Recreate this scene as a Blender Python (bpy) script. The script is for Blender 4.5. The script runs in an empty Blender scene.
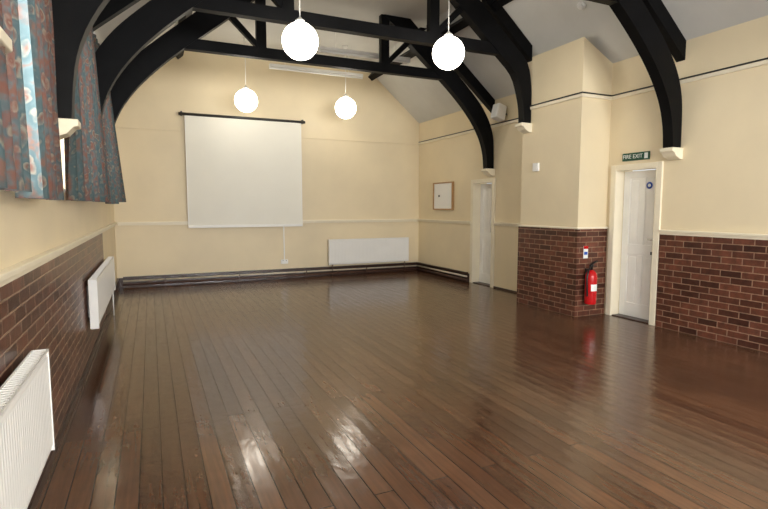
import bpy, bmesh, math, random
from mathutils import Vector, Matrix
random.seed(3)
S=bpy.context.scene
S.view_settings.view_transform='Standard'
C=bpy.context.collection

# ---------------------------------------------------------------- materials
def newmat(name):
    m=bpy.data.materials.new(name); m.use_nodes=True
    nt=m.node_tree; b=nt.nodes['Principled BSDF']
    return m,nt,b
def N(nt,t,**k):
    n=nt.nodes.new(t)
    for a,v in k.items(): setattr(n,a,v)
    return n
def ramp(nt,stops,interp='LINEAR'):
    r=N(nt,'ShaderNodeValToRGB'); r.color_ramp.interpolation=interp
    e=r.color_ramp.elements
    while len(e)<len(stops): e.new(.5)
    for i,(p,c) in enumerate(stops):
        e[i].position=p; e[i].color=(*c,1)
    return r
def plain(name,col,rough=.5,metal=0,var=.06,scale=6,bump=0.0,spec=.5):
    m,nt,b=newmat(name)
    tc=N(nt,'ShaderNodeTexCoord'); no=N(nt,'ShaderNodeTexNoise'); no.inputs['Scale'].default_value=scale
    no.inputs['Detail'].default_value=5
    nt.links.new(tc.outputs['Object'],no.inputs['Vector'])
    a=tuple(max(0,c*(1-var)) for c in col); d=tuple(min(1,c*(1+var)) for c in col)
    r=ramp(nt,[(.3,a),(.7,d)])
    nt.links.new(no.outputs['Fac'],r.inputs['Fac']); nt.links.new(r.outputs['Color'],b.inputs['Base Color'])
    b.inputs['Roughness'].default_value=rough; b.inputs['Metallic'].default_value=metal
    b.inputs['Specular IOR Level'].default_value=spec
    if bump:
        bp=N(nt,'ShaderNodeBump'); bp.inputs['Strength'].default_value=bump; bp.inputs['Distance'].default_value=.01
        n2=N(nt,'ShaderNodeTexNoise'); n2.inputs['Scale'].default_value=scale*5
        nt.links.new(tc.outputs['Object'],n2.inputs['Vector'])
        nt.links.new(n2.outputs['Fac'],bp.inputs['Height']); nt.links.new(bp.outputs['Normal'],b.inputs['Normal'])
    return m
def emis(name,col,st):
    m,nt,b=newmat(name)
    b.inputs['Base Color'].default_value=(*col,1)
    b.inputs['Emission Color'].default_value=(*col,1); b.inputs['Emission Strength'].default_value=st
    b.inputs['Roughness'].default_value=.2
    return m

M_wall=plain('cream_wall_paint',(.81,.69,.47),.5,var=.06,scale=1.1,bump=.06)
M_trim=plain('cream_trim_paint',(.86,.78,.60),.35,var=.03)
M_ceil=plain('ceiling_plaster',(.64,.635,.60),.8,var=.05,scale=2)
M_black=plain('black_beam_paint',(.003,.003,.0035),.5,var=.3,bump=.1,spec=.12)
M_white=plain('white_gloss_paint',(.86,.85,.81),.35,var=.02)
M_doorp=plain('door_paint',(.93,.91,.85),.35,var=.03)
M_rad=plain('radiator_enamel',(.88,.87,.83),.3,var=.015)
M_dark=plain('dark_skirting_varnish',(.04,.018,.012),.3,var=.2)
M_pipe=plain('painted_pipe',(.62,.54,.42),.3,var=.1)
M_pipe2=plain('dark_pipe',(.10,.05,.035),.3,var=.2)
M_screen=plain('screen_fabric',(.88,.86,.77),.7,var=.015,scale=2)
M_screencase=plain('screen_case_dark',(.03,.03,.03),.4)
M_red=plain('extinguisher_red',(.55,.01,.012),.2,var=.05)
M_blk=plain('black_plastic',(.01,.01,.01),.35)
M_green=plain('exit_sign_green',(.0,.07,.035),.35)
M_blue=plain('mandatory_sign_blue',(.01,.08,.45),.4)
M_wood=plain('pine_frame',(.42,.24,.10),.45,var=.15,scale=20)
M_metal=plain('chrome_metal',(.6,.6,.6),.25,metal=1)
M_lighttxt=plain('sign_white',(.85,.88,.85),.4)
M_globe=emis('opal_globe_glass',(1,.93,.80),12.5)
M_tube=plain('fluorescent_diffuser',(.9,.9,.87),.3,var=.01)

def brickmat():
    m,nt,b=newmat('glazed_brick')
    tc=N(nt,'ShaderNodeTexCoord'); sp=N(nt,'ShaderNodeSeparateXYZ'); nt.links.new(tc.outputs['Object'],sp.inputs[0])
    ad=N(nt,'ShaderNodeMath',operation='ADD'); nt.links.new(sp.outputs[0],ad.inputs[0]); nt.links.new(sp.outputs[1],ad.inputs[1])
    cb=N(nt,'ShaderNodeCombineXYZ'); nt.links.new(ad.outputs[0],cb.inputs[0]); nt.links.new(sp.outputs[2],cb.inputs[1])
    br=N(nt,'ShaderNodeTexBrick'); nt.links.new(cb.outputs[0],br.inputs['Vector'])
    br.inputs['Scale'].default_value=1; br.inputs['Brick Width'].default_value=.225; br.inputs['Row Height'].default_value=.073
    br.inputs['Mortar Size'].default_value=.0055; br.inputs['Mortar Smooth'].default_value=.3
    br.inputs['Color1'].default_value=(.055,.018,.012,1); br.inputs['Color2'].default_value=(.165,.056,.033,1)
    br.inputs['Mortar'].default_value=(.32,.21,.14,1)
    no=N(nt,'ShaderNodeTexNoise'); no.inputs['Scale'].default_value=12; no.inputs['Detail'].default_value=7; no.inputs['Roughness'].default_value=.65; nt.links.new(tc.outputs['Object'],no.inputs['Vector'])
    mx=N(nt,'ShaderNodeMix',data_type='RGBA',blend_type='MULTIPLY'); mx.inputs[0].default_value=.85
    nt.links.new(br.outputs['Color'],mx.inputs[6]); r=ramp(nt,[(.3,(.5,.5,.5)),(.7,(1.35,1.3,1.22))]); nt.links.new(no.outputs['Fac'],r.inputs[0]); nt.links.new(r.outputs[0],mx.inputs[7])
    nt.links.new(mx.outputs[2],b.inputs['Base Color'])
    b.inputs['Roughness'].default_value=.3
    bp=N(nt,'ShaderNodeBump',invert=True); bp.inputs['Strength'].default_value=.7; bp.inputs['Distance'].default_value=.01
    nt.links.new(br.outputs['Fac'],bp.inputs['Height'])
    b2=N(nt,'ShaderNodeBump'); b2.inputs['Strength'].default_value=.25; b2.inputs['Distance'].default_value=.01
    nt.links.new(no.outputs['Fac'],b2.inputs['Height']); nt.links.new(bp.outputs['Normal'],b2.inputs['Normal']); nt.links.new(b2.outputs['Normal'],b.inputs['Normal'])
    return m
M_brick=brickmat()

def floormat():
    m,nt,b=newmat('varnished_floorboards')
    RH=.112
    tc=N(nt,'ShaderNodeTexCoord'); sp=N(nt,'ShaderNodeSeparateXYZ'); nt.links.new(tc.outputs['Object'],sp.inputs[0])
    cb=N(nt,'ShaderNodeCombineXYZ'); nt.links.new(sp.outputs[1],cb.inputs[0]); nt.links.new(sp.outputs[0],cb.inputs[1])
    br=N(nt,'ShaderNodeTexBrick'); nt.links.new(cb.outputs[0],br.inputs['Vector'])
    br.offset=.37; br.offset_frequency=3
    br.inputs['Scale'].default_value=1; br.inputs['Brick Width'].default_value=3.7; br.inputs['Row Height'].default_value=RH
    br.inputs['Mortar Size'].default_value=.0036; br.inputs['Mortar Smooth'].default_value=.4
    br.inputs['Color1'].default_value=(.078,.034,.018,1); br.inputs['Color2'].default_value=(.135,.064,.034,1)
    br.inputs['Mortar'].default_value=(.006,.003,.002,1)
    mp=N(nt,'ShaderNodeMapping'); mp.inputs['Scale'].default_value=(26,1.6,1); nt.links.new(tc.outputs['Object'],mp.inputs[0])
    no=N(nt,'ShaderNodeTexNoise'); no.inputs['Scale'].default_value=1.5; no.inputs['Detail'].default_value=8; no.inputs['Distortion'].default_value=.6
    nt.links.new(mp.outputs[0],no.inputs['Vector'])
    r=ramp(nt,[(.3,(.7,.7,.68)),(.7,(1.2,1.17,1.12))]); nt.links.new(no.outputs['Fac'],r.inputs[0])
    mx=N(nt,'ShaderNodeMix',data_type='RGBA',blend_type='MULTIPLY'); mx.inputs[0].default_value=.7
    nt.links.new(br.outputs['Color'],mx.inputs[6]); nt.links.new(r.outputs[0],mx.inputs[7])
    nw=N(nt,'ShaderNodeTexNoise'); nw.inputs['Scale'].default_value=.9; nw.inputs['Detail'].default_value=7; nw.inputs['Roughness'].default_value=.65
    nt.links.new(tc.outputs['Object'],nw.inputs['Vector'])
    rw=ramp(nt,[(.35,(.72,.72,.74)),(.65,(1.3,1.24,1.15))]); nt.links.new(nw.outputs['Fac'],rw.inputs[0])
    mw=N(nt,'ShaderNodeMix',data_type='RGBA',blend_type='MULTIPLY'); mw.inputs[0].default_value=.8
    nt.links.new(mx.outputs[2],mw.inputs[6]); nt.links.new(rw.outputs[0],mw.inputs[7])
    nt.links.new(mw.outputs[2],b.inputs['Base Color'])
    m4=N(nt,'ShaderNodeMapping'); m4.inputs['Scale'].default_value=(9,1.0,1); nt.links.new(tc.outputs['Object'],m4.inputs[0])
    n2=N(nt,'ShaderNodeTexNoise'); n2.inputs['Scale'].default_value=2.0; n2.inputs['Detail'].default_value=8; n2.inputs['Roughness'].default_value=.7
    nt.links.new(m4.outputs[0],n2.inputs['Vector'])
    mr=N(nt,'ShaderNodeMapRange'); mr.inputs['From Min'].default_value=.3; mr.inputs['From Max'].default_value=.7
    mr.inputs['To Min'].default_value=.09; mr.inputs['To Max'].default_value=.25
    nt.links.new(n2.outputs['Fac'],mr.inputs[0]); nt.links.new(mr.outputs[0],b.inputs['Roughness'])
    b.inputs['Specular IOR Level'].default_value=.75
    bp=N(nt,'ShaderNodeBump',invert=True); bp.inputs['Strength'].default_value=.7; bp.inputs['Distance'].default_value=.004
    nt.links.new(br.outputs['Fac'],bp.inputs['Height'])
    mu=N(nt,'ShaderNodeMath',operation='MULTIPLY'); mu.inputs[1].default_value=2*math.pi/RH; nt.links.new(sp.outputs[0],mu.inputs[0])
    cs=N(nt,'ShaderNodeMath',operation='COSINE'); nt.links.new(mu.outputs[0],cs.inputs[0])
    b3=N(nt,'ShaderNodeBump'); b3.inputs['Strength'].default_value=1; b3.inputs['Distance'].default_value=.00025
    nt.links.new(cs.outputs[0],b3.inputs['Height']); nt.links.new(bp.outputs['Normal'],b3.inputs['Normal'])
    m2=N(nt,'ShaderNodeMapping'); m2.inputs['Scale'].default_value=(9,6,1); nt.links.new(tc.outputs['Object'],m2.inputs[0])
    n3=N(nt,'ShaderNodeTexNoise'); n3.inputs['Scale'].default_value=1.6; n3.inputs['Detail'].default_value=6; nt.links.new(m2.outputs[0],n3.inputs['Vector'])
    b2=N(nt,'ShaderNodeBump'); b2.inputs['Strength'].default_value=.33; b2.inputs['Distance'].default_value=.005
    nt.links.new(n3.outputs['Fac'],b2.inputs['Height']); nt.links.new(b3.outputs['Normal'],b2.inputs['Normal'])
    nt.links.new(b2.outputs['Normal'],b.inputs['Normal'])
    return m
M_floor=floormat()

def curtainmat():
    m,nt,b=newmat('patterned_curtain_fabric')
    uv=N(nt,'ShaderNodeUVMap')
    wn=N(nt,'ShaderNodeTexNoise'); wn.inputs['Scale'].default_value=5; wn.inputs['Detail'].default_value=3; nt.links.new(uv.outputs[0],wn.inputs['Vector'])
    vm=N(nt,'ShaderNodeVectorMath',operation='SCALE'); vm.inputs['Scale'].default_value=.16; nt.links.new(wn.outputs['Color'],vm.inputs[0])
    va=N(nt,'ShaderNodeVectorMath',operation='ADD'); nt.links.new(uv.outputs[0],va.inputs[0]); nt.links.new(vm.outputs[0],va.inputs[1])
    v1=N(nt,'ShaderNodeTexVoronoi'); v1.inputs['Scale'].default_value=11; nt.links.new(va.outputs[0],v1.inputs['Vector'])
    r1=ramp(nt,[(0,(.20,.18,.13)),(.16,(.13,.055,.042)),(.34,(.20,.18,.14)),(.42,(.055,.085,.09)),(.62,(.09,.12,.12)),(.78,(.15,.08,.06))],'LINEAR')
    nt.links.new(v1.outputs['Distance'],r1.inputs[0])
    ws=N(nt,'ShaderNodeTexWave',wave_type='BANDS',bands_direction='X'); ws.inputs['Scale'].default_value=1.4; ws.inputs['Distortion'].default_value=1.5
    nt.links.new(uv.outputs[0],ws.inputs['Vector'])
    r2=ramp(nt,[(.35,(.06,.09,.093)),(.65,(.15,.065,.05))]); nt.links.new(ws.outputs['Fac'],r2.inputs[0])
    n4=N(nt,'ShaderNodeTexNoise'); n4.inputs['Scale'].default_value=22; n4.inputs['Detail'].default_value=4; nt.links.new(uv.outputs[0],n4.inputs['Vector'])
    r4=ramp(nt,[(.42,(.25,.25,.25)),(.58,(.9,.9,.9))]); nt.links.new(n4.outputs['Fac'],r4.inputs[0])
    mx=N(nt,'ShaderNodeMix',data_type='RGBA'); nt.links.new(r4.outputs[0],mx.inputs[0])
    nt.links.new(r2.outputs[0],mx.inputs[6]); nt.links.new(r1.outputs[0],mx.inputs[7])
    nt.links.new(mx.outputs[2],b.inputs['Base Color']); b.inputs['Roughness'].default_value=.9; b.inputs['Specular IOR Level'].default_value=.1
    tr=N(nt,'ShaderNodeBsdfTranslucent'); nt.links.new(mx.outputs[2],tr.inputs[0])
    ms=N(nt,'ShaderNodeMixShader'); ms.inputs[0].default_value=.10
    out=nt.nodes['Material Output']
    nt.links.new(b.outputs[0],ms.inputs[1]); nt.links.new(tr.outputs[0],ms.inputs[2]); nt.links.new(ms.outputs[0],out.inputs[0])
    return m
M_curt=curtainmat()

def glassmat():
    m,nt,b=newmat('window_glass')
    t=N(nt,'ShaderNodeBsdfTransparent'); g=N(nt,'ShaderNodeBsdfGlossy'); g.inputs['Roughness'].default_value=.02
    ms=N(nt,'ShaderNodeMixShader'); ms.inputs[0].default_value=.06
    nt.links.new(t.outputs[0],ms.inputs[1]); nt.links.new(g.outputs[0],ms.inputs[2]); nt.links.new(ms.outputs[0],nt.nodes['Material Output'].inputs[0])
    return m
M_glass=glassmat()

# ---------------------------------------------------------------- mesh helpers
def finish(name,bm,mats,parent=None,smooth=False,bevel=0):
    me=bpy.data.meshes.new(name); bm.normal_update(); bm.to_mesh(me); bm.free()
    if not isinstance(mats,(list,tuple)): mats=[mats]
    for m in mats: me.materials.append(m)
    o=bpy.data.objects.new(name,me); C.objects.link(o)
    if smooth:
        for p in me.polygons: p.use_smooth=True
    if bevel:
        md=o.modifiers.new('bevel','BEVEL'); md.width=bevel; md.segments=2; md.limit_method='ANGLE'
    if parent: o.parent=parent
    return o
def abox(bm,x0,x1,y0,y1,z0,z1,mi=0):
    vs=[bm.verts.new(p) for p in [(x0,y0,z0),(x1,y0,z0),(x1,y1,z0),(x0,y1,z0),(x0,y0,z1),(x1,y0,z1),(x1,y1,z1),(x0,y1,z1)]]
    for f in [(0,3,2,1),(4,5,6,7),(0,1,5,4),(1,2,6,5),(2,3,7,6),(3,0,4,7)]:
        fc=bm.faces.new([vs[i] for i in f]); fc.material_index=mi
def boxes(name,lst,mat,parent=None,bevel=0):
    bm=bmesh.new()
    for b in lst: abox(bm,*b)
    return finish(name,bm,mat,parent,bevel=bevel)
def prism(bm,pts,axis,a,b,mi=0):
    def P(p,t):
        if axis=='Y': return (p[0],t,p[1])
        if axis=='X': return (t,p[0],p[1])
        return (p[0],p[1],t)
    A=[bm.verts.new(P(p,a)) for p in pts]; B=[bm.verts.new(P(p,b)) for p in pts]
    n=len(pts); fs=[bm.faces.new(A),bm.faces.new(B[::-1])]
    for i in range(n): fs.append(bm.faces.new([A[i],B[i],B[(i+1)%n],A[(i+1)%n]]))
    for f in fs: f.material_index=mi
    bmesh.ops.recalc_face_normals(bm,faces=fs)
def cyl(bm,p0,p1,r,seg=16,mi=0,r2=None):
    p0=Vector(p0);p1=Vector(p1);d=p1-p0;L=d.length
    q=d.to_track_quat('Z','Y').to_matrix().to_4x4()
    res=bmesh.ops.create_cone(bm,cap_ends=True,segments=seg,radius1=r,radius2=r if r2 is None else r2,depth=L,matrix=Matrix.Translation((p0+p1)/2)@q)
    for v in res['verts']:
        for f in v.link_faces: f.material_index=mi; f.smooth=True
def lathe(bm,prof,cx,cy,seg=24,mi=0):
    rings=[]
    for r,z in prof:
        rings.append([bm.verts.new((cx+r*math.cos(2*math.pi*i/seg),cy+r*math.sin(2*math.pi*i/seg),z)) for i in range(seg)])
    for a,b in zip(rings,rings[1:]):
        for i in range(seg):
            f=bm.faces.new([a[i],a[(i+1)%seg],b[(i+1)%seg],b[i]]); f.smooth=True; f.material_index=mi
    for rg in (rings[0][::-1],rings[-1]):
        f=bm.faces.new(rg); f.material_index=mi
def empty(name,loc=(0,0,0)):
    o=bpy.data.objects.new(name,None); o.empty_display_size=.1; C.objects.link(o); o.location=loc
    return o
def sub(name,bm,mats,par,**k):
    o=finish(name,bm,mats,None,**k); o.parent=par; o.matrix_parent_inverse=Matrix.Translation(par.location).inverted()
    return o

# ---------------------------------------------------------------- room constants
XL,XR,YB,YN=-.62,5.78,10.7,-3.2
EZ,CZ,PT=3.44,4.6,.84
W=(CZ-EZ)/PT
T=.3
boxes('floor',[(XL-T,XR+T,YN-T,YB+T,-.1,0)],M_floor)
wins=[(-2.3,-.6),(1.2,3.3),(4.62,5.85),(6.55,7.6)]
SZ,TZ=1.62,3.12
def wall_with_openings(name,x0,x1,ops,mat,ztop=EZ):
    l=[]; y=YN-T
    for (a,b,z0,z1) in ops:
        l.append((x0,x1,y,a,0,ztop))
        if z0>0: l.append((x0,x1,a,b,0,z0))
        l.append((x0,x1,a,b,z1,ztop)); y=b
    l.append((x0,x1,y,YB+T,0,ztop))
    return boxes(name,l,mat)
wall_with_openings('wall_left',XL-T,XL,[(a,b,SZ,TZ) for a,b in wins],M_wall)
D1=(4.43,5.06,2.0); D2=(7.80,8.43,1.97)
wall_with_openings('wall_right',XR,XR+T,[(D1[0],D1[1],0,D1[2]),(D2[0],D2[1],0,D2[2])],M_wall)
hexp=[(XL,0),(XR,0),(XR,EZ),(XR-W,CZ),(XL+W,CZ),(XL,EZ)]
bm=bmesh.new(); prism(bm,hexp,'Y',YB,YB+T); finish('wall_back',bm,M_wall)
fill_wins=[(.3,2.2),(3.0,4.9)]  # unseen windows behind the camera, added to bring in fill light
bm=bmesh.new()
abox(bm,XL,XR,YN-T,YN,0,1.3)
abox(bm,XL,fill_wins[0][0],YN-T,YN,1.3,EZ); abox(bm,fill_wins[0][1],fill_wins[1][0],YN-T,YN,1.3,EZ); abox(bm,fill_wins[1][1],XR,YN-T,YN,1.3,EZ)
for a,b in fill_wins: abox(bm,a,b,YN-T,YN,3.1,EZ)
prism(bm,[(XL,EZ),(XR,EZ),(XR-W,CZ),(XL+W,CZ)],'Y',YN-T,YN)
finish('wall_near',bm,M_wall)
bm=bmesh.new()
prism(bm,[(XL-T,EZ),(XL,EZ),(XL+W,CZ),(XL+W,CZ+.2),(XL-T,EZ+.2)],'Y',YN-T,YB+T)
prism(bm,[(XR+T,EZ),(XR,EZ),(XR-W,CZ),(XR-W,CZ+.2),(XR+T,EZ+.2)],'Y',YN-T,YB+T)
abox(bm,XL+W,XR-W,YN-T,YB+T,CZ,CZ+.2)
finish('ceiling',bm,M_ceil)
# chimney breast
BX,BY0,BY1=5.25,5.2,6.38
bm=bmesh.new(); prism(bm,[(BX,1.2),(XR,1.2),(XR,EZ),(BX,3.72)],'Y',BY0,BY1); finish('wall_chimney_breast',bm,M_wall)
boxes('wall_chimney_brick',[(BX-.02,XR,BY0-.02,BY1+.02,0,1.2)],M_brick)
boxes('wall_left_brick',[(XL,XL+.025,YN,7.7,0,1.17)],M_brick)
boxes('wall_right_brick',[(XR-.025,XR,YN,4.35,0,1.17)],M_brick)
def rail(y0,y1,x,s):
    a,b=sorted((x,x+s*.05)); c,d=sorted((x,x+s*.03))
    return [(a,b,y0,y1,1.19,1.22),(c,d,y0,y1,1.16,1.19)]
boxes('trim_1',rail(YN,YB,XL,1),M_trim,bevel=.004)
boxes('trim_2',rail(YN,4.35,XR,-1)+rail(BY1+.02,D2[0]-.08,XR,-1)+rail(D2[1]+.08,YB,XR,-1),M_trim,bevel=.004)
boxes('trim_3',[(XL+.05,XR-.05,YB-.05,YB,1.19,1.22),(XL+.05,XR-.05,YB-.025,YB,1.155,1.19)],M_trim,bevel=.004)
boxes('trim_4',[(BX-.04,XR,BY0-.04,BY1+.04,1.2,1.225)],M_trim,bevel=.006)
pz=2.95
boxes('trim_5',[(XR-.03,XR,YN,BY0,pz,pz+.04),(XR-.03,XR,BY1,YB,pz,pz+.04)],M_trim)
boxes('trim_6',[(BX-.03,BX,BY0-.03,BY1+.03,pz,pz+.04),(BX,XR-.03,BY0-.03,BY0,pz,pz+.04)],M_trim)
boxes('trim_7',[(XL+.03,XR-.03,YB-.02,YB,pz,pz+.035)],M_wall)
bm=bmesh.new()
for a,b in [((XR-.035,YN+.1,pz+.05),(XR-.035,BY0-.04,pz+.05)),((XR-.035,BY0-.04,pz+.05),(BX-.035,BY0-.04,pz+.05)),((BX-.035,BY0-.04,pz+.05),(BX-.035,BY1+.03,pz+.05)),((BX-.035,BY1+.03,pz+.05),(XR-.035,BY1+.03,pz+.05)),((XR-.035,BY1+.03,pz+.05),(XR-.035,YB-.05,pz+.05))]:
    cyl(bm,a,b,.0095,8)
finish('electric_cable',bm,M_blk)
boxes('baseboard_back',[(XL,XR,YB-.03,YB,0,.17)],M_dark)
boxes('baseboard_right',[(XR-.03,XR,D2[1]+.08,YB-.03,0,.17),(XR-.02,XR,BY1+.02,D2[0]-.08,0,.03)],M_dark)
boxes('baseboard_left',[(XL,XL+.03,7.7,YB-.03,0,.17),(XL+.025,XL+.04,YN,7.7,0,.06)],M_dark)
bm=bmesh.new()
for z,r,k in ((.115,.018,0),(.045,.018,1)):
    cyl(bm,(XL+.1,YB-.075,z),(XR-.075,YB-.075,z),r,12,mi=k)
    cyl(bm,(XR-.075,YB-.075,z),(XR-.075,D2[1]+.1,z),r,12,mi=k)
for x in (0.2,1.6,3,4.4): abox(bm,x-.01,x+.01,YB-.1,YB-.03,.03,.135,1)
finish('heating_pipe',bm,[M_pipe,M_pipe2])
boxes('pipe_casing',[(XL+.1,XR-.1,YB-.085,YB-.03,.17,.195),(XR-.085,XR-.03,D2[1]+.12,YB-.03,.17,.195)],M_dark)

# ---------------------------------------------------------------- roof trusses
def truss(y,right_foot=None):
    bm=bmesh.new(); th=.065
    inner=[(.16,2.2),(.185,2.45),(.26,2.7),(.40,2.95),(.60,3.2),(.85,3.45),(1.15,3.71),(1.5,3.99),(1.85,4.28),(2.22,4.6)]
    outer=[(.02,2.2),(.025,2.5),(.05,2.8),(.15,3.07),(.34,3.34),(.60,3.6),(.88,3.85),(1.2,4.12),(1.5,4.38),(1.75,4.6)]
    def dense(P,k=3):
        out=[]
        for i in range(len(P)-1):
            p0=P[max(i-1,0)];p1=P[i];p2=P[i+1];p3=P[min(i+2,len(P)-1)]
            for j in range(k):
                t=j/k
                out.append(tuple(.5*((2*p1[c])+(-p0[c]+p2[c])*t+(2*p0[c]-5*p1[c]+4*p2[c]-p3[c])*t*t+(-p0[c]+3*p1[c]-3*p2[c]+p3[c])*t**3) for c in (0,1)))
        out.append(P[-1]); return out
    for s,x0 in ((1,XL),(-1,XR)):
        I,O=inner,outer
        if s==1:
            I=[(.15,2.1)]+inner[1:]; O=[(.02,2.1)]+outer[1:]
        if s==-1 and right_foot:
            I=[(.67,2.75),(.68,2.95),(.73,3.17)]+inner[5:]; O=[(.54,2.75),(.54,3.0),(.55,3.3)]+[(.63,3.62)]+outer[6:]
        n=min(len(I),len(O)); I=dense(I[:n]); O=dense(O[:n]); n=len(I)
        A=[bm.verts.new((x0+s*p[0],y-th,p[1])) for p in I]; B=[bm.verts.new((x0+s*p[0],y-th,p[1])) for p in O]
        A2=[bm.verts.new((x0+s*p[0],y+th,p[1])) for p in I]; B2=[bm.verts.new((x0+s*p[0],y+th,p[1])) for p in O]
        fs=[]
        for i in range(n-1):
            fs+= [bm.faces.new([A[i],A[i+1],B[i+1],B[i]]),bm.faces.new([A2[i],B2[i],B2[i+1],A2[i+1]]),
                  bm.faces.new([A[i],A2[i],A2[i+1],A[i+1]]),bm.faces.new([B[i],B[i+1],B2[i+1],B2[i]])]
        fs+=[bm.faces.new([A[0],B[0],B2[0],A2[0]]),bm.faces.new([A[-1],A2[-1],B2[-1],B[-1]])]
        bmesh.ops.recalc_face_normals(bm,faces=fs)
        w0=.01 if not (s==-1 and right_foot) else .54
        def rz(w): return EZ+PT*w-.012
        prism(bm,[(x0+s*w0,rz(w0)),(x0+s*W,rz(W)),(x0+s*W,rz(W)-.22),(x0+s*w0,rz(w0)-.22)],'Y',y-.055,y+.055)
        prism(bm,[(x0+s*2.22,3.84),(x0+s*2.12,3.84),(x0+s*1.42,4.5),(x0+s*1.55,4.5)],'Y',y-.04,y+.04)
    cx=(XL+XR)/2
    abox(bm,XL+1.0,XR-1.0,y-.055,y+.055,3.69,3.84)
    for dx in (-1.0,1.0):
        abox(bm,cx+dx-.07,cx+dx+.07,y-.05,y+.05,3.83,CZ)
    return finish('roof_truss',bm,M_black)
TY=[.2,2.2,4.2,6.25,7.85]
for t in TY: truss(t,right_foot=(t==6.25))
for s,x0 in ((1,XL),(-1,XR)):
    bm=bmesh.new(); w=1.17
    a=Vector((1,PT)).normalized(); nrm=Vector((PT,-1)).normalized()
    c=Vector((w,EZ+PT*w-.005))
    pts=[c-a*.06,c+a*.06,c+a*.06+nrm*.12,c-a*.06+nrm*.12]
    prism(bm,[(x0+s*p.x,p.y) for p in pts],'Y',YN,YB)
    finish('roof_purlin',bm,M_black)
def corbel(x,s,y,z):
    bm=bmesh.new()
    prism(bm,[(x,z),(x+s*.19,z),(x+s*.19,z-.045),(x+s*.16,z-.055),(x+s*.12,z-.10),(x+s*.04,z-.135),(x,z-.135)],'Y',y-.085,y+.085)
    finish('stone_corbel',bm,M_trim,bevel=.006)
for t in TY:
    corbel(XL,1,t,2.1)
    if t==6.25: corbel(BX,-1,t,2.75)
    else: corbel(XR,-1,t,2.2)

# ---------------------------------------------------------------- windows
def window_left(i,a,b):
    e=empty('window_%d'%i,(XL-.2,(a+b)/2,SZ))
    bm=bmesh.new(); x0,x1=XL-.23,XL-.17
    abox(bm,x0,x1,a,a+.06,SZ,TZ); abox(bm,x0,x1,b-.06,b,SZ,TZ); abox(bm,x0,x1,a+.06,b-.06,SZ,SZ+.07); abox(bm,x0,x1,a+.06,b-.06,TZ-.06,TZ)
    n=max(2,round((b-a)/.6))
    for k in range(1,n):
        y=a+(b-a)*k/n; abox(bm,x0,x1,y-.025,y+.025,SZ+.07,TZ-.06)
    abox(bm,x0+.005,x1-.005,a+.06,b-.06,2.5,2.54)
    sub('frame',bm,M_white,e)
    bm=bmesh.new(); abox(bm,x0+.028,x0+.032,a+.06,b-.06,SZ+.07,TZ-.06); sub('glass',bm,M_glass,e)
    bm=bmesh.new(); abox(bm,XL-.17,XL+.02,a,b,SZ-.005,SZ+.02); sub('sill',bm,M_white,e)
for i,(a,b) in enumerate(wins): window_left(i+1,a,b)
for i,(a,b) in enumerate(fill_wins):  # frames and glass for the added near-wall windows
    e=empty('window_%d'%(i+5),((a+b)/2,YN-.2,1.3))
    bm=bmesh.new(); y0,y1=YN-.23,YN-.17
    abox(bm,a,a+.06,y0,y1,1.3,3.1); abox(bm,b-.06,b,y0,y1,1.3,3.1); abox(bm,a+.06,b-.06,y0,y1,1.3,1.36); abox(bm,a+.06,b-.06,y0,y1,3.04,3.1)
    for k in (1,2): x=a+(b-a)*k/3; abox(bm,x-.025,x+.025,y0,y1,1.36,3.04)
    abox(bm,a+.06,b-.06,y0+.005,y1-.005,2.4,2.44)
    sub('frame',bm,M_white,e)
    bm=bmesh.new(); abox(bm,a+.06,b-.06,y0+.028,y0+.032,1.36,3.04); sub('glass',bm,M_glass,e)

# ---------------------------------------------------------------- curtains
def curtain(y0,y1,off0,off1,z0=1.55,z1=3.36,depth=.06,pleat=.17,mat=None):
    xm=XL+(off0+off1)/2
    e=empty('window_curtain',(xm,(y0+y1)/2,z0))
    bm=bmesh.new(); uvl=bm.loops.layers.uv.new('UVMap')
    n=int((y1-y0)/.012); m=14; ph=random.random()*6
    z0=z0+random.uniform(-.02,.02)
    g=[]
    for j in range(m+1):
        z=z0+(z1-z0)*j/m; row=[]
        for i in range(n+1):
            y=y0+(y1-y0)*i/n; f=i/n
            off=off0+(off1-off0)*f; off=off*(1-j/m)+.13*(j/m)
            amp=depth*(.8+.2*math.sin(i*.07+ph))*(1-.35*j/m)
            s_=math.sin(2*math.pi*(y-y0)/pleat+ph+.6*math.sin(y*9+ph)+.25*math.sin(z*3))
            s_=math.copysign(abs(s_)**.7,s_)
            x=XL+off+amp*s_
            yy=y+.012*math.sin(z*2.2+i*.2)*(1-j/m)
            row.append(bm.verts.new((x,yy,z)))
        g.append(row)
    arc=[0]
    for i in range(n): arc.append(arc[-1]+(g[0][i+1].co-g[0][i].co).length)
    for j in range(m):
        for i in range(n):
            f=bm.faces.new([g[j][i],g[j][i+1],g[j+1][i+1],g[j+1][i]]); f.smooth=True
            for l,(a,b) in zip(f.loops,((i,j),(i+1,j),(i+1,j+1),(i,j+1))):
                l[uvl].uv=(arc[a]+ph,(z1-z0)*b/m)
    sub('fabric',bm,mat or M_curt,e)
    return e
sets=[[(-2.6,-2.05,.13,.13),(-.85,-.4,.13,.13)],[(.95,1.6,.13,.13),(1.85,2.60,.13,.13),(2.70,3.5,.13,.14)],[(4.33,5.13,.09,.15),(5.22,6.08,.17,.2)],[(6.4,6.96,.2,.24),(7.04,7.74,.24,.27)]]
for ss in sets:
    for q in ss: curtain(*q)
    bm=bmesh.new(); a=ss[0][0]-.02; b=ss[-1][1]+.02
    cyl(bm,(XL+.13,a,3.385),(XL+.13,b,3.385),.014,10)
    abox(bm,XL,XL+.15,a+.03,a+.05,3.375,3.395); abox(bm,XL,XL+.15,b-.05,b-.03,3.375,3.395)
    finish('curtain_rail',bm,M_white)

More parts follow.
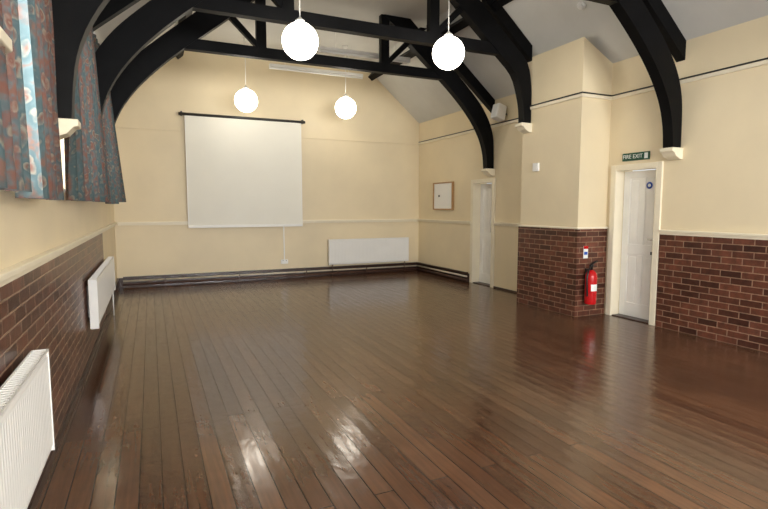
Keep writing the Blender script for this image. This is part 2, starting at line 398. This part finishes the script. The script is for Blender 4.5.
# ---------------------------------------------------------------- doors
def door(i,y0,y1,zt,leafx,fire=False):
    e=empty('door_%d'%i,(leafx,(y0+y1)/2,0))
    bm=bmesh.new()
    aw=.07
    abox(bm,XR-.03,XR,y0-aw,y0,0,zt+aw-.01); abox(bm,XR-.03,XR,y1,y1+aw,0,zt+aw-.01); abox(bm,XR-.03,XR,y0,y1,zt,zt+aw-.01)
    abox(bm,XR-.03,leafx-.002,y0,y0+.015,0,zt); abox(bm,XR-.03,leafx-.002,y1-.015,y1,0,zt); abox(bm,XR-.03,leafx-.002,y0+.015,y1-.015,zt-.015,zt)
    sub('frame',bm,M_trim,e,bevel=.004)
    bm=bmesh.new(); a,b=y0+.018,y1-.018; st=.1
    h=zt-.02; lx=leafx; x1=leafx+.04
    abox(bm,lx,x1,a,a+st,.015,h); abox(bm,lx,x1,b-st,b,.015,h)
    for z0,z1 in ((.015,.2),(.86,1.0),(h-.1,h)): abox(bm,lx,x1,a+st,b-st,z0,z1)
    mid=(a+b)/2
    abox(bm,lx,x1,mid-.04,mid+.04,.2,.86); abox(bm,lx,x1,mid-.04,mid+.04,1.0,h-.1)
    abox(bm,lx+.014,x1-.01,a+st,b-st,.2,h-.1)
    for (pa,pb) in ((a+st+.03,mid-.07),(mid+.07,b-st-.03)):
        for z0,z1 in ((.23,.83),(1.03,h-.13)): abox(bm,lx+.008,lx+.014,pa,pb,z0,z1)
    sub('leaf',bm,M_doorp,e,bevel=.004)
    bm=bmesh.new(); hy=a+.05
    abox(bm,lx-.006,lx,hy-.02,hy+.02,.95,1.15); cyl(bm,(lx-.006,hy,1.08),(lx-.05,hy,1.08),.009,10); cyl(bm,(lx-.05,hy-.005,1.08),(lx-.05,hy+.1,1.08),.009,10)
    sub('handle',bm,M_metal,e)
    bm=bmesh.new(); abox(bm,XR,XR+T,y0,y1,0,.012); sub('threshold',bm,M_dark,e)
    if fire:
        bm=bmesh.new(); cyl(bm,(lx-.003,a+.2,1.78),(lx,a+.2,1.78),.045,24); sub('fire_door_sign',bm,M_blue,e)
        bm=bmesh.new(); cyl(bm,(lx-.005,a+.2,1.78),(lx-.003,a+.2,1.78),.022,16); sub('sign_symbol',bm,M_lighttxt,e)
        bm=bmesh.new(); abox(bm,lx-.01,lx,a+.025,a+.075,1.25,1.33); abox(bm,lx-.03,lx,a+.02,a+.12,.88,.92); sub('bolt',bm,M_blk,e)
door(1,D1[0],D1[1],D1[2],5.91,True)
door(2,D2[0],D2[1],D2[2],5.92)

e=empty('fire_exit_sign',(XR,4.76,2.16))
bm=bmesh.new(); abox(bm,XR-.02,XR,4.56,4.96,2.105,2.205); sub('panel',bm,M_green,e)
cu=bpy.data.curves.new('lettering','FONT'); cu.body='FIRE EXIT'; cu.size=.072; cu.align_x='CENTER'; cu.align_y='CENTER'; cu.extrude=.001
cu.materials.append(M_lighttxt)
to=bpy.data.objects.new('lettering',cu); C.objects.link(to)
R=Matrix(((0,0,-1,0),(-1,0,0,0),(0,1,0,0),(0,0,0,1)))
to.matrix_world=Matrix.Translation((XR-.0225,4.80,2.155))@R
to.parent=e; to.matrix_parent_inverse=Matrix.Translation(e.location).inverted()
bm=bmesh.new(); abox(bm,XR-.0225,XR-.02,4.575,4.625,2.12,2.19); sub('pictogram',bm,M_lighttxt,e)

# ---------------------------------------------------------------- radiators
def radiator(axis,c,a,b,z0,z1,s,tails='ab'):
    mid=(a+b)/2
    e=empty('panel_radiator',(c,mid,z0) if axis=='Y' else (mid,c,z0))
    def bx(bm,d0,d1,t0,t1,zz0,zz1):
        u0,u1=sorted((c+s*d0,c+s*d1))
        if axis=='Y': abox(bm,u0,u1,t0,t1,zz0,zz1)
        else: abox(bm,t0,t1,u0,u1,zz0,zz1)
    bm=bmesh.new()
    for d in (.10,.05):
        n=int((b-a)/.0333); pts=[]
        for i in range(n):
            t=a+.01+(b-a-.02)*i/n; w=(b-a-.02)/n
            pts+= [(t,d-.003),(t+w*.2,d),(t+w*.8,d),(t+w,d-.003)]
        rows=[]
        for zz,k in ((z0,-.012),(z0+.035,-.0),(z0+.05,1),(z1-.05,1),(z1-.035,0),(z1,-.012)):
            r=[]
            for t,dd in pts:
                v=dd if k==1 else d+k
                p=(c+s*v,t,zz) if axis=='Y' else (t,c+s*v,zz)
                r.append(bm.verts.new(p))
            rows.append(r)
        for r0,r1 in zip(rows,rows[1:]):
            for i in range(len(r0)-1):
                bm.faces.new([r0[i],r0[i+1],r1[i+1],r1[i]])
        bx(bm,d-.022,d-.013,a+.01,b-.01,z0,z1)
    bx(bm,.03,.09,a+.03,b-.03,z0+.02,z1-.02)
    sub('panels',bm,M_rad,e)
    bm=bmesh.new()
    bx(bm,.03,.104,a,a+.01,z0,z1+.004); bx(bm,.03,.104,b-.01,b,z0,z1+.004)
    bx(bm,.096,.104,a+.01,b-.01,z1-.008,z1+.004); bx(bm,.03,.038,a+.01,b-.01,z1-.008,z1+.004)
    k=int((b-a)/.03)
    for i in range(1,k):
        t=a+(b-a)*i/k; bx(bm,.038,.096,t-.005,t+.005,z1-.006,z1+.002)
    sub('grille_and_sides',bm,M_rad,e)
    bm=bmesh.new()
    for t in (a+.2,b-.2): bx(bm,.0,.04,t-.015,t+.015,z0+.08,z1-.08)
    sub('brackets',bm,M_rad,e)
    bm=bmesh.new()
    P=lambda tt,zz:(c+s*.075,tt,zz) if axis=='Y' else (tt,c+s*.075,zz)
    for ch in tails:
        t=a+.09 if ch=='a' else b-.09
        cyl(bm,P(t,0),P(t,z0+.02),.008,10); cyl(bm,P(t,z0-.03),P(t,z0+.0),.012,12)
    sub('valves_and_tails',bm,M_pipe2 if axis=='X' else M_white,e)
radiator('Y',XL+.025,1.55,2.97,.27,.79,1,'a')
radiator('Y',XL+.025,5.5,8.0,.34,.81,1,'b')
radiator('X',YB-.03,3.5,5.45,.24,.79,-1)

# ---------------------------------------------------------------- projection screen
e=empty('projector_screen',(1.8,YB,2.2))
bm=bmesh.new(); cyl(bm,(.55,YB-.07,3.27),(3.02,YB-.07,3.27),.028,16)
for x in (.6,2.97): abox(bm,x-.015,x+.015,YB-.08,YB,3.24,3.32)
sub('roller_case',bm,M_screencase,e)
bm=bmesh.new(); abox(bm,.66,2.93,YB-.078,YB-.074,1.14,3.25); sub('fabric',bm,M_screen,e)
bm=bmesh.new(); abox(bm,.655,2.935,YB-.09,YB-.062,1.09,1.14); sub('weight_bar',bm,M_white,e,bevel=.005)
for x in(.66,2.925):
    bm=bmesh.new(); abox(bm,x-.004,x+.008,YB-.0795,YB-.0785,1.14,3.24); sub('border',bm,M_tube,e)

e=empty('framed_noticeboard',(XR,9.55,1.74))
bm=bmesh.new(); y0,y1,z0,z1=9.15,9.95,1.44,2.03
abox(bm,XR-.05,XR,y0,y0+.025,z0,z1); abox(bm,XR-.05,XR,y1-.025,y1,z0,z1); abox(bm,XR-.05,XR,y0+.025,y1-.025,z0,z0+.025); abox(bm,XR-.05,XR,y0+.025,y1-.025,z1-.025,z1)
sub('frame',bm,M_wood,e)
bm=bmesh.new(); abox(bm,XR-.03,XR-.001,y0+.025,y1-.025,z0+.025,z1-.025); sub('board',bm,M_tube,e)
bm=bmesh.new(); abox(bm,XR-.036,XR-.03,9.68,9.74,1.72,1.76); sub('label',bm,M_blk,e)

e=empty('wall_speaker',(XR,7.45,3.0)); dz=.2
bm=bmesh.new(); prism(bm,[(XR-.28,2.86+dz),(XR-.1,2.80+dz),(XR-.06,3.05+dz),(XR-.22,3.1+dz)],'Y',7.38,7.56); sub('cabinet',bm,M_white,e,bevel=.01)
bm=bmesh.new(); prism(bm,[(XR-.29,2.875+dz),(XR-.28,2.875+dz),(XR-.225,3.09+dz),(XR-.235,3.09+dz)],'Y',7.4,7.54); sub('grille',bm,M_tube,e)
bm=bmesh.new(); cyl(bm,(XR,7.47,2.93+dz),(XR-.1,7.47,2.94+dz),.015,10); sub('bracket',bm,M_blk,e)
bm=bmesh.new(); abox(bm,BX-.03,BX,5.98,6.1,2.03,2.15); abox(bm,BX-.036,BX-.03,6.0,6.08,2.05,2.13); finish('thermostat_box',bm,M_white,bevel=.006)
e=empty('wall_socket',(2.55,YB,.4))
bm=bmesh.new(); abox(bm,2.47,2.62,YB-.03,YB,.30,.39); sub('plate',bm,M_tube,e,bevel=.004)
bm=bmesh.new(); abox(bm,2.535,2.555,YB-.015,YB,.39,1.1); sub('conduit',bm,M_tube,e)
bm=bmesh.new()
for x in (2.505,2.575): abox(bm,x,x+.012,YB-.034,YB-.03,.36,.375)
sub('switches',bm,M_blk,e)
w=.72; yy=5.07
e=empty('smoke_detector',(XR-w,yy,EZ+PT*w))
nv=Vector((-PT,0,-1)).normalized(); p=Vector((XR-w,yy,EZ+PT*w))
bm=bmesh.new(); cyl(bm,p-nv*.0,p+nv*.03,.055,20); cyl(bm,p+nv*.03,p+nv*.05,.04,20,r2=.03); sub('body',bm,M_white,e)

# fire extinguisher
ex,ey=5.41,BY0-.02-.095
e=empty('fire_extinguisher',(ex,ey,.2))
bm=bmesh.new()
lathe(bm,[(.05,.18),(.072,.185),(.078,.2),(.078,.56),(.07,.60),(.045,.635),(.025,.65)],ex,ey,28); sub('cylinder',bm,M_red,e)
bm=bmesh.new(); lathe(bm,[(.022,.65),(.022,.69),(.03,.70),(.03,.72),(.012,.725)],ex,ey,16)
prism(bm,[(ex-.01,.715),(ex+.10,.76),(ex+.10,.775),(ex-.01,.735)],'Y',ey-.012,ey+.012)
prism(bm,[(ex-.01,.70),(ex+.09,.69),(ex+.09,.70),(ex-.01,.715)],'Y',ey-.012,ey+.012)
sub('valve_and_lever',bm,M_blk,e)
hc=bpy.data.curves.new('hose','CURVE'); hc.dimensions='3D'; hc.bevel_depth=.011; hc.bevel_resolution=3
sp=hc.splines.new('BEZIER'); sp.bezier_points.add(2)
for bpnt,co in zip(sp.bezier_points,[(ex-.02,ey,.70),(ex-.095,ey-.03,.6),(ex-.09,ey-.03,.3)]):
    bpnt.co=co; bpnt.handle_left_type=bpnt.handle_right_type='AUTO'
hc.materials.append(M_blk); ho=bpy.data.objects.new('hose',hc); C.objects.link(ho); ho.parent=e; ho.matrix_parent_inverse=Matrix.Translation(e.location).inverted()
bm=bmesh.new()
seg=10
vs0=[];vs1=[]
for i in range(seg+1):
    a=math.radians(-135+75*i/seg)
    vs0.append(bm.verts.new((ex+.0795*math.cos(a),ey+.0795*math.sin(a),.37))); vs1.append(bm.verts.new((ex+.0795*math.cos(a),ey+.0795*math.sin(a),.46)))
for i in range(seg): bm.faces.new([vs0[i],vs0[i+1],vs1[i+1],vs1[i]])
sub('label',bm,M_lighttxt,e)
bm=bmesh.new(); abox(bm,ex-.02,ex+.02,ey+.07,BY0-.02,.5,.66); sub('wall_bracket',bm,M_blk,e)
e=empty('extinguisher_id_sign',(ex-.02,BY0-.02,.86))
bm=bmesh.new(); abox(bm,ex-.06,ex+.02,BY0-.025,BY0-.02,.80,.97); sub('plate',bm,M_lighttxt,e)
bm=bmesh.new(); abox(bm,ex-.06,ex+.02,BY0-.027,BY0-.025,.93,.97); sub('band',bm,M_red,e)
bm=bmesh.new(); abox(bm,ex-.05,ex+.01,BY0-.027,BY0-.025,.85,.89); sub('symbol',bm,M_blue,e)

# ---------------------------------------------------------------- lamps
def globe(x,y,z,r=.205):
    e=empty('globe_pendant_lamp',(x,y,z))
    bm=bmesh.new(); bmesh.ops.create_uvsphere(bm,u_segments=40,v_segments=24,radius=r,matrix=Matrix.Translation((x,y,z)))
    sub('opal_globe',bm,M_globe,e,smooth=True)
    bm=bmesh.new(); lathe(bm,[(.055,z+r-.012),(.055,z+r+.02),(.03,z+r+.04),(.012,z+r+.06)],x,y,20); sub('gallery',bm,M_white,e)
    bm=bmesh.new(); cyl(bm,(x,y,z+r+.05),(x,y,CZ-.02),.006,8); sub('cord',bm,M_white,e)
    bm=bmesh.new(); lathe(bm,[(.02,CZ-.05),(.05,CZ-.03),(.055,CZ)],x,y,20); sub('ceiling_rose',bm,M_white,e)
for p in [(1.62,5.85,3.375),(3.55,5.80,3.465),(1.66,9.7,3.43),(3.55,9.6,3.43),(1.63,1.8,3.43),(3.55,1.8,3.43)]: globe(*p)
def tube(x0,x1,y,z):
    e=empty('fluorescent_batten',((x0+x1)/2,y,z))
    bm=bmesh.new(); abox(bm,x0,x1,y-.04,y+.04,z+.01,z+.06); sub('housing',bm,M_white,e)
    bm=bmesh.new(); cyl(bm,(x0+.02,y,z-.012),(x1-.02,y,z-.012),.02,12); abox(bm,x0,x0+.03,y-.02,y+.02,z-.03,z+.01); abox(bm,x1-.03,x1,y-.02,y+.02,z-.03,z+.01); sub('tube',bm,M_tube,e)
    bm=bmesh.new()
    for x in (x0+.3,x1-.3): cyl(bm,(x,y,z+.06),(x,y,CZ),.004,6)
    sub('hangers',bm,M_white,e)
tube(2.62,4.3,8.35,4.08); tube(2.15,4.05,9.95,4.14)

# ---------------------------------------------------------------- lighting
def area(loc,rot,sx,sy,p,col=(1,1,1),name='window_daylight_and_fill'):
    l=bpy.data.lights.new(name,'AREA'); l.shape='RECTANGLE'; l.size=sx; l.size_y=sy; l.energy=p; l.color=col
    o=bpy.data.objects.new(name,l); C.objects.link(o); o.location=loc; o.rotation_euler=rot
    return o
for a,b in wins:
    area((XL-.5,(a+b)/2,(SZ+TZ)/2+.1),(0,math.radians(-90),0),1.5,(b-a),170*(b-a)/1.5,(.93,.97,1))
for a,b in fill_wins:  # added fill lamps outside the unseen near-wall windows
    area(((a+b)/2,YN-.5,2.3),(math.radians(90),0,0),1.9,1.8,430,(.98,.99,1))
w=bpy.data.worlds.new('overcast_sky'); S.world=w; w.use_nodes=True
bg=w.node_tree.nodes['Background']; bg.inputs[0].default_value=(.85,.93,1,1); bg.inputs[1].default_value=1.6

cd=bpy.data.cameras.new('camera'); cd.sensor_width=36; cd.lens=510/768*36; cd.clip_start=.05
co=bpy.data.objects.new('camera',cd); C.objects.link(co); co.location=(0,0,1.5)
co.rotation_euler=(math.radians(90-5.32),0,math.radians(-24.5)); S.camera=co
